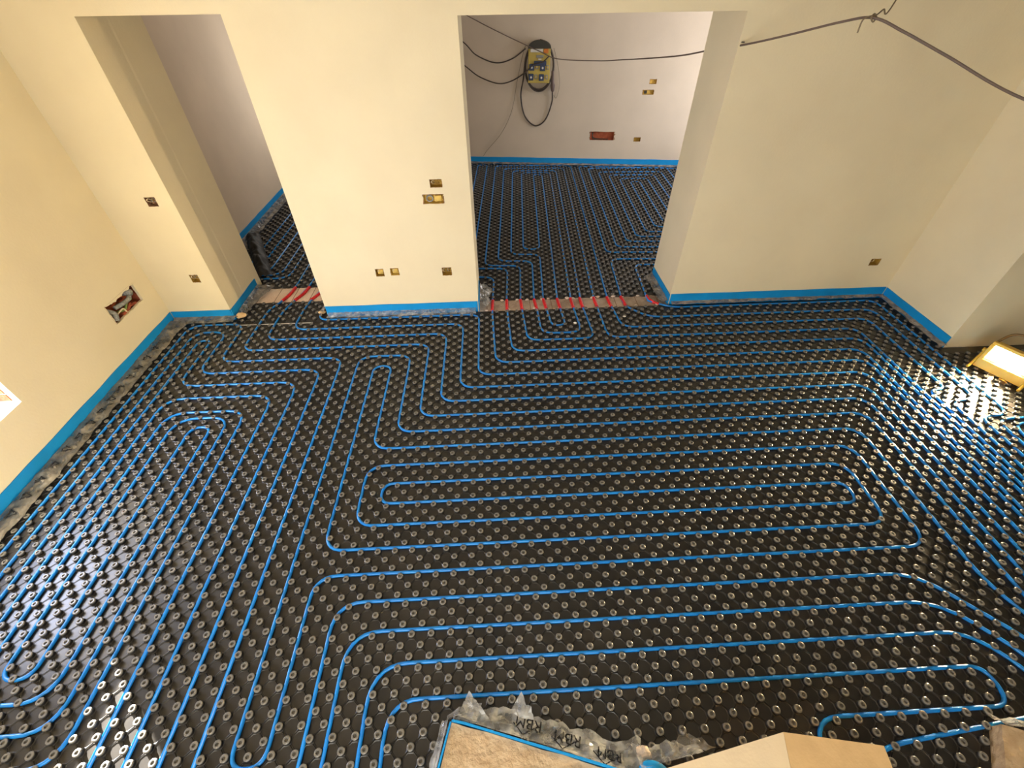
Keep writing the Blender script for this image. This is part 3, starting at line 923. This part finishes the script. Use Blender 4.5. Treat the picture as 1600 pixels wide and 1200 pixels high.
MB().tube([fleft(-3.4, 9.6, .2), fleft(-3.4, 9.6, 2.2)], .55, 14).out('conduit_mouth', GREYP, e, True)
mb = MB()
for y, z, a in ((-5.2, 7.9, .4), (-4.2, 7.8, -.2), (-6.5, 7.65, .1)):
    mb.obox(fleft(y, z, .8), (1, 0, 0), (0, math.cos(a), math.sin(a)), (0, -math.sin(a), math.cos(a)), .5, .7, .22, .05)
mb.out('brick_rubble', BRICK, e)

# ------------------------------------------------------------------ the temporary power board with coiled cable on the back room wall
BX = Vector((1, -.14, 0)).normalized()
BN = Vector((-.14, -1, 0)).normalized()
def bb(x, z, off):
    return backp(x, z) + BN * off
board = empty('power_board', tuple(backp(46.7, 24.6)), 'yellow site power board with blue sockets hung on the back room wall', 'power board')
def bbox(name, m, x, z, off, hx, hz, hd, par=board, bev=.12):
    return MB().obox(bb(x, z, off), BX, BN, Vector((0, 0, 1)), hx, hd, hz, bev).out(name, m, par)
bbox('board_body', YEL, 46.7, 28.9, .85, 3.35, 4.6, .8)
arc = [(3.45 * math.cos(math.pi * k / 14), 2.0 * math.sin(math.pi * k / 14)) for k in range(15)]
V = [bb(46.7 + x, 33.0 + z, d_) for d_ in (.1, 1.95) for x, z in arc]
build('hood', V, [tuple(range(15)), tuple(range(29, 14, -1))] + [(i, 15 + i, 15 + (i + 1) % 15, (i + 1) % 15) for i in range(15)], DARKB, board)
bbox('label_plate', WHITE, 45.9, 32.5, 1.75, 1.9, .42, .08)
bbox('orange_label', ORANGE, 48.7, 32.4, 1.75, .7, .55, .08)
bbox('nameplate', GREYPL, 46.9, 31.1, 1.75, 1.1, .35, .08)
bbox('display', WHITE, 46.9, 30.4, 1.75, .55, .18, .06)
g = bbox('cover_flap', BLUES, 47.0, 29.4, 1.85, 1.9, .62, .18)
for x, z in ((44.5, 28.4), (47.8, 28.3), (44.3, 25.9), (47.5, 25.8)):
    s_ = bbox('socket', BLUES, x, z, 1.85, .78, .85, .22)
    MB().tube([bb(x + .05, z - .05, 2.05), bb(x + .05, z - .05, 2.14)], .30, 12).out('socket_cap', WHITE, s_)
    t_ = bbox('breaker', GREYPL, x + 1.55, z + .1, 1.75, .42, .58, .10)
    bbox('breaker_toggle', OCHREL, x + 1.55, z + .1, 1.86, .2, .28, .06, t_, .02)
# oval coil hung round the board
P = []
for i in range(5 * 40 + 1):
    t = 2 * math.pi * i / 40
    k = i / 40
    P.append(bb(46.75 + (4.35 + .09 * math.sin(k * 2.3)) * math.sin(t), 28.75 + (6.1 + .12 * math.cos(k * 3.1)) * math.cos(t) - .12 * k, 1.0 + .35 * math.sin(k * 1.7) + .2 * math.cos(t * 2)))
P += spline([P[-1], bb(43.0, 31, 1.3), bb(41.85, 25.2, 1.0), bb(41.1, 20.4, .4), bb(42.4, 15, .3), bb(45.8, 12.2, .3), bb(49.1, 13.9, .3), bb(51.0, 18.7, .5), bb(51.1, 21.9, .8)], 10)[1:]
coil = tag(MB().tube(P, .22, 7).out('coiled_cable', CABLE, None, True), 'dark cable wound in an oval round the yellow power board with a hanging loop', 'cable')
MB().tube([bb(51.1, 21.7, .8), bb(51.15, 22.3, .85), bb(51.1, 23.6, .95), bb(51.0, 24.4, 1.0), bb(50.9, 27.4, 1.1)], .5, 12, True,
          lambda i: (.2, .55, .72, .5, .38)[i]).out('plug_connector', PLUGM, coil, True)
def cable(name, P, r, m, lab, n=12):
    return tag(MB().tube(spline(P, n), r, 7).out(name, m, None, True), lab, 'cable')
cable('power_cable', [bb(18, 38.5, 1), bb(24.1, 34.2, 1), bb(27.5, 31.3, 1), bb(33.3, 29.4, 1), bb(38.3, 30.4, 1.2), bb(42.6, 33.0, 1.8)], .17, CABLE,
      'upper dark cable sagging from the left into the top of the power board')
cable('power_cable', [bb(18, 32.5, 1), bb(23.9, 28.5, 1), bb(28.1, 25.8, 1), bb(33.8, 24.1, 1.2), bb(38.2, 24.8, 1.5), bb(42.65, 27.2, 2.3), bb(45, 29.1, 2.5), bb(47.8, 29.8, 2.4), bb(49.7, 31.2, 1.9)], .17, CABLE,
      'lower dark cable sagging from the left across the face of the power board')
cable('thin_wire', [bb(42.5, 33.5, .7), bb(41.8, 32, .5), bb(39.9, 24.7, .3), bb(38.2, 16.8, .3), bb(34.8, 10.2, .3), bb(29.6, 4.6, .3), bb(28, 2.6, .6)], .06, THREAD,
      'thin wire trailing down the back room wall from the power board to the floor')
cable('thin_wire', [bb(51.0, 33.0, 1.0), bb(52.6, 28, .5), bb(53.2, 23.5, .3), bb(52.4, 20.2, .3), bb(51.6, 20.9, .6)], .06, THREAD,
      'thin yellowish wire looping beside the plug of the power board')
hook = Vector((70.46, -16.32, 45.8))
main = [(20, 90, 43.5), bb(27, 40.2, 3), bb(34.5, 37.1, 3), bb(42.6, 34.0, 3), bb(47.0, 32.4, 3.2), (51.96, 88.5, 30.7), (63.3, 84.0, 30.6), (65.9, 66, 32.9), (65.72, 50.0, 34.9), (65.6, 25.0, 38.2), (65.55, 12, 40.3),
        (65.75, 1.15, 42.0), (67.6, -6.5, 43.7), (69.4, -13.0, 45.3), tuple(hook), (73.0, -18.0, 44.8), (76.81, -20.58, 43.0), (83.14, -24.92, 40.0), (92, -31, 37.5), (104, -40, 36.5), (118, -50, 38), (134, -60, 45), (145.5, -66, 50)]
mc = tag(MB().tube(spline(main, 10), .125, 8).out('overhead_cable', CABLE2, None, True), 'long grey cable strung from the back room through the wide doorway and across the room', 'cable')
# nail in the corner of the pier and the hanger tied round the cable
MB().tube([(65.75, YF + .6, 42.25), (65.75, YF - .75, 42.35)], .08, 6).out('nail', DARKB, mc)
hw = [(73.9, -13.7, 47.0), (72.0, -15.1, 46.4), hook + Vector((.35, .2, .25)), hook + Vector((0, .2, .3)), hook + Vector((-.25, 0, 0)), hook + Vector((0, -.2, -.3)), hook + Vector((.3, .1, .1)),
      hook + Vector((-.1, .25, .15)), hook + Vector((-.9, .2, -.15)), hook + Vector((-1.0, .1, -1.2))]
d = (Vector((73.9, -13.7, 47.0)) - hook)
top = hook + d * ((HC - hook.z) / d.z * .25)
tag(MB().tube(spline([Vector((84, -3.4 + 1, HC - .05))] + [Vector(v) for v in hw], 8), .075, 6).out('wire_hanger', THREAD, None, True),
    'thin wire hanger tied in a knot round the overhead cable', 'wire')

# ------------------------------------------------------------------ work lamp on the floor by the right wall
lc = Vector((112.2, -23.4, 0))
yaw, tilt = math.radians(207), math.radians(10)
n0 = Vector((math.cos(yaw), math.sin(yaw), 0))
t0 = Vector((-math.sin(yaw), math.cos(yaw), 0))
ln_ = n0 * math.cos(tilt) + Vector((0, 0, math.sin(tilt)))
lu = -n0 * math.sin(tilt) + Vector((0, 0, math.cos(tilt)))
lamp = empty('work_lamp', tuple(lc + Vector((0, 0, .5))), 'glowing rectangular work lamp on a wire stand by the right wall', 'lamp')
gc = lc + Vector((0, 0, 1.55)) + lu * 1.6
mb = MB()
mb.obox(gc - ln_ * 1.3, t0, ln_, lu, 2.9, 1.0, 1.75, .25)
mb.out('lamp_housing', LAMPB, lamp)
mb = MB()
for s, ax, o_, h1, h2 in ((-1, lu, 1.85, 3.25, .75), (1, lu, 1.80, 3.25, .26)):
    mb.obox(gc + lu * s * o_, t0, ln_, lu, h1, .38, h2, .1)
for s in (-1, 1):
    mb.obox(gc + t0 * s * 3.0, t0, ln_, lu, .28, .38, 1.55, .1)
mb.out('front_frame', LAMPB, lamp)
MB().obox(gc + ln_ * .02 + lu * .36, t0, ln_, lu, 2.72, .06, 1.2).out('lamp_glass', GLASSE, lamp)
mb = MB()
for s in (-1, 1):
    a = gc + t0 * s * 3.45 - ln_ * .9
    foot = lc + t0 * s * 3.45 + Vector((0, 0, .66))
    mb.tube(spline([a, foot + n0 * .1 + Vector((0, 0, .9)), foot + n0 * 1.0, foot + n0 * 1.7], 6), .2, 8)
    mb.tube([a - t0 * s * .6, a + t0 * s * .35], .33, 10)
mb.out('stand', LAMPB, lamp, True)
hp = [gc + t0 * 3.3 - ln_ * .8 + lu * 1.0, gc + t0 * 3.2 - ln_ * 1.6 + lu * 2.6, gc + t0 * 2.6 - ln_ * 2.2 + lu * 3.7, gc + t0 * 1.2 - ln_ * 2.5 + lu * 4.1, gc - t0 * .6 - ln_ * 2.5 + lu * 3.9,
      gc - t0 * 2.4 - ln_ * 2.1 + lu * 3.3, gc - t0 * 3.3 - ln_ * .8 + lu * 1.0]
MB().tube(spline(hp, 8), .2, 8).out('carrying_handle', LAMPT, lamp, True)
a = gc - ln_ * 2.4 - t0 * .3 + lu * .2
cable('lamp_cable', [gc - ln_ * 2.35 - lu * .3, gc - ln_ * 3.3 - lu * 1.0, Vector((116.5, -24, 1.0)), Vector((120, -27, .7)), Vector((126, -30, .7)), Vector((134, -32, -.65)), Vector((144, -33, -.65))], .17, CABLE,
      'dark cable leaving the back of the work lamp')
l = bpy.data.lights.new('work_lamp_light', 'AREA')
l.shape = 'RECTANGLE'
l.size, l.size_y = 5.2 * U, 2.9 * U
l.energy = 165
l.spread = math.radians(100)
l.color = (1.0, .76, .42)
lo = bpy.data.objects.new('work_lamp_light', l)
COL.objects.link(lo)
lo.location = (gc + ln_ * .2) * U
lo.rotation_euler = (n0 * math.cos(.12) - Vector((0, 0, math.sin(.12)))).to_track_quat('-Z', 'Z').to_euler()

# ------------------------------------------------------------------ rough plinth with foam edge, cardboard box, second plinth
def prism(poly, z0, z1):
    n = len(poly)
    V = [(x, y, z0) for x, y in poly] + [(x, y, z1) for x, y in poly]
    F = [tuple(range(n - 1, -1, -1)), tuple(range(n, 2 * n))] + [(i, (i + 1) % n, n + (i + 1) % n, n + i) for i in range(n)]
    return V, F
def rough_block(name, poly, z1, m, seed, label, cat):
    bm = bmesh.new()
    V, F = prism(poly, FZ + .02, z1)
    vs = [bm.verts.new(v) for v in V]
    for f in F:
        bm.faces.new([vs[i] for i in f])
    bmesh.ops.triangulate(bm, faces=bm.faces[:])
    bmesh.ops.subdivide_edges(bm, edges=bm.edges[:], cuts=9, use_grid_fill=True)
    for v in bm.verts:
        k = .10 * noise.noise(v.co * .8 + Vector((seed, 0, 0))) + .06 * noise.noise(v.co * 2.4)
        v.co += Vector((k, k * .7, k if v.co.z > FZ + .3 else 0))
    bm.verts.index_update()
    Vn = [tuple(v.co) for v in bm.verts]
    Fn = [[v.index for v in f.verts] for f in bm.faces]
    bm.free()
    return tag(build(name, Vn, Fn, m), label, cat)
def lerp2(a, b, t):
    return (a[0] + (b[0] - a[0]) * t, a[1] + (b[1] - a[1]) * t)
c0, c1 = (25.15, -65.15), (40.8, -69.6)
dx, dy = c1[0] - c0[0], c1[1] - c0[1]
c0b = (c0[0] - 2.2, c0[1] - 8.2)
c1b = (c1[0] - 2.4, c1[1] - 8.2)
pl = rough_block('masonry_plinth', [c0, c0b, c1b, c1], 1.65, BOARD, 3, 'rough beige block with a blue foam edge at the bottom centre', 'block')
def strip2(pts, label, h, seed):
    return strip(pts, label, h, .16, .10, seed)
strip2([c0, (26.3, -65.4), (31.4, -66.9), c1], 'light blue foam edge along the far side of the rough beige block', 1.95, 21)
strip2([c0b, (24.3, -68.2), c0], 'light blue foam edge along the left side of the rough beige block', 1.85, 22)
fz = dict(amp=.5)
fb = film([(25.6, -65.1), (31.5, -66.8), c1], 1.5, 2.3, 'torn clear film printed with black letters on the far side of the beige block', FILMC, 1.5, .6, 31, .42, 9, .7)
film([(23.2, -73), (24.2, -68.3), (25.0, -65.0)], 1.2, .6, 'crumpled white film along the left side of the beige block', FILMC, 1.5, .6, 32, .5, 7, .4)

# letters and chevrons on that film
def on_film(x, y):
    """height of the film fb above (x, y) plus a hair"""
    best, bz = 9e9, 1
    for v in FBV:
        q = (v[0] - x) ** 2 + (v[1] - y) ** 2
        if q < best:
            best, bz = q, v[2]
    return bz
FBV = [tuple((fb.matrix_basis @ v.co) / U) for v in fb.data.vertices]
def text_mesh(body, size, cx, cy, ang):
    cu = bpy.data.curves.new('t', 'FONT')
    cu.body = body
    cu.size = size
    cu.align_x = 'CENTER'
    cu.align_y = 'CENTER'
    o = bpy.data.objects.new('t', cu)
    COL.objects.link(o)
    bpy.context.view_layer.update()
    me = bpy.data.meshes.new_from_object(o.evaluated_get(bpy.context.evaluated_depsgraph_get()))
    bm = bmesh.new()
    bm.from_mesh(me)
    bmesh.ops.triangulate(bm, faces=bm.faces[:])
    bmesh.ops.subdivide_edges(bm, edges=[e for e in bm.edges if e.calc_length() > .25], cuts=2)
    V = []
    for v in bm.verts:
        x = cx + v.co.x * math.cos(ang) - v.co.y * math.sin(ang)
        y = cy + v.co.x * math.sin(ang) + v.co.y * math.cos(ang)
        V.append((x, y, on_film(x, y) + .07))
    bm.verts.index_update()
    F = [[v.index for v in f.verts] for f in bm.faces]
    bm.free()
    bpy.data.objects.remove(o)
    bpy.data.curves.remove(cu)
    bpy.data.meshes.remove(me)
    return V, F
ang = math.atan2(dy, dx) + math.pi
for cx, cy, s in ((31.9, -65.45, 1.25), (35.2, -66.65, 1.25), (38.6, -67.9, 1.1)):
    V, F = text_mesh('RBM', s, cx, cy, ang)
    build('printed_letters', V, F, INK, fb)
for cx, cy in ((31.3, -66.25), (34.6, -67.4), (38.0, -68.6)):
    mb = MB()
    for sgn in (-1, 1):
        pa = Vector((cx, cy))
        pb = pa + Vector((math.cos(ang) * sgn * 1.0 + math.sin(ang) * -.0, math.sin(ang) * sgn * 1.0)) + Vector((-math.sin(ang), math.cos(ang))) * -.75
        dd = (pb - pa).normalized()
        nn = Vector((-dd.y, dd.x)) * .045
        row = []
        for i in range(9):
            p = pa.lerp(pb, i / 8)
            for g_ in (-1, 1):
                q = p + nn * g_
                row.append((q.x, q.y, on_film(q.x, q.y) + .07))
        mb.add(row, [(2 * i, 2 * i + 1, 2 * i + 3, 2 * i + 2) for i in range(8)])
    mb.out('printed_chevron', INK, fb)

# scraps between the block and the cardboard box
film([(41.0, -69.2), (43.0, -68.9), (46.5, -68.4)], 1.9, .8, 'crumpled scrap of clear film between the beige block and the cardboard box', FILMC, 1.7, .6, 41, .6, 7, .7, 'film_scrap')
crumb(41.6, -67.9, .5, .5, 'pinkish crumpled scrap beside the cardboard box', None, SCRAP)
tag(MB().tube(spline([(42.9, -69.2, 1.1), (42.3, -68.9, 1.35), (41.5, -68.8, 1.2), (41.0, -69.1, .8)], 8), .35, 8).out('foam_scrap', FOAM, None, True),
    'small curl of bright blue foam against the left corner of the cardboard box', 'foam scrap')
film([(24.7, -65.3), (25.6, -65.0), (27.2, -65.5)], .6, 1.5, 'crinkled silvery scrap of film on the far left corner of the beige block', FILMC, 2.1, .7, 43, .8, 8, .6, 'film_scrap')

def tri_scrap(a, b, apex, label, seed):
    a, b, apex = Vector(a), Vector(b), Vector(apex)
    n = 9
    V, F, idx = [], [], {}
    for i in range(n + 1):
        for j in range(n + 1 - i):
            u, v = i / n, j / n
            p = a * (1 - u - v) + b * u + apex * v
            k = .42 * noise.noise(p * 1.1 + Vector((seed, 0, 0))) + .28 * noise.noise(p * 2.6)
            p = p + Vector((k * .5, k * .6, abs(k) + .15))
            p.z = max(p.z, .56)
            idx[i, j] = len(V)
            V.append(tuple(p))
    for i in range(n):
        for j in range(n - i):
            F.append((idx[i, j], idx[i + 1, j], idx[i, j + 1]))
            if i + j < n - 1:
                F.append((idx[i + 1, j], idx[i + 1, j + 1], idx[i, j + 1]))
    return tag(build('film_scrap', V, F, FILMC), label, 'plastic film', GF)
tri_scrap((30.0, -64.9, .8), (32.4, -65.2, .9), (31.4, -63.2, 1.6), 'pointed crinkled tip of clear film above the first printed letters', 3)
tri_scrap((25.4, -65.0, .9), (28.4, -65.3, .8), (26.6, -62.9, 1.5), 'pointed scrap of clear film reaching over the blue pipe behind the beige block', 5)
tri_scrap((43.6, -68.3, .9), (47.8, -67.9, .9), (45.0, -66.6, 1.6), 'triangular sheet of clear film at the left corner of the cardboard box', 7)

# cardboard box: body with two top flaps folded to a ridge
bx = empty('cardboard_box', (52, -72.5, .52), 'open cardboard box with a paler lit flap and a tan flap at the bottom right', 'box')
Pp, Q = Vector((52.2, -67.62, 4.7)), Vector((50.2, -75.5, 4.9))
Lp, Lq = Vector((41.0, -69.5, 3.7)), Vector((40.2, -77.3, 3.7))
Rp, Rq = Vector((60.3, -68.75, 3.7)), Vector((59.0, -76.6, 3.7))
def panel(name, a, b, c, d, th, m, lab=None):
    n_ = (b - a).cross(d - a).normalized() * th
    V = [a, b, c, d, a + n_, b + n_, c + n_, d + n_]
    o = build(name, [tuple(v) for v in V], [(0, 3, 2, 1), (4, 5, 6, 7), (0, 1, 5, 4), (1, 2, 6, 5), (2, 3, 7, 6), (3, 0, 4, 7)], m, bx)
    if lab:
        o['label'] = lab
    return o
CARD_LIT = mat('lit_cardboard', (.78, .64, .44), .85, .2, ((.74, .60, .41), 12, .35, .7, 4), (90, .1))  # paler copy of the cardboard, window light put into its colour
panel('left_flap'.replace('left_', 'top_'), Lp, Lq, Q, Pp, .10, CARD_LIT, 'top flap painted paler as the lit side')
panel('top_flap', Pp, Q, Rq, Rp, .10, CARD, 'tan top flap sloping to the right')
mb = MB()
poly = [(41.4, -69.9), (52.1, -68.05), (59.9, -69.15), (58.7, -76.3), (50.1, -75.2), (40.6, -76.9)]
zt_ = [3.55, 4.55, 3.55, 3.55, 4.7, 3.55]
n = len(poly)
V = [(x, y, .52) for x, y in poly] + [(x, y, z) for (x, y), z in zip(poly, zt_)]
F = [tuple(range(n - 1, -1, -1))] + [(i, n + i, n + (i + 1) % n, (i + 1) % n) for i in range(n)]
build('box_body', V, F, CARD, bx)

rough_block('masonry_plinth', [(72.9, -67.6), (69.9, -71.5), (69, -77), (80, -77), (78, -69.5)], 1.6, BOARD, 9, 'rough tan block with torn plastic at the bottom right corner', 'block')
film([(72.6, -67.6), (76, -68.8), (79.5, -70.2)], .7, 1.4, 'dirty white torn plastic on the far side of the tan corner block', FILMC, 2.0, .7, 51, .6, 8, .5)
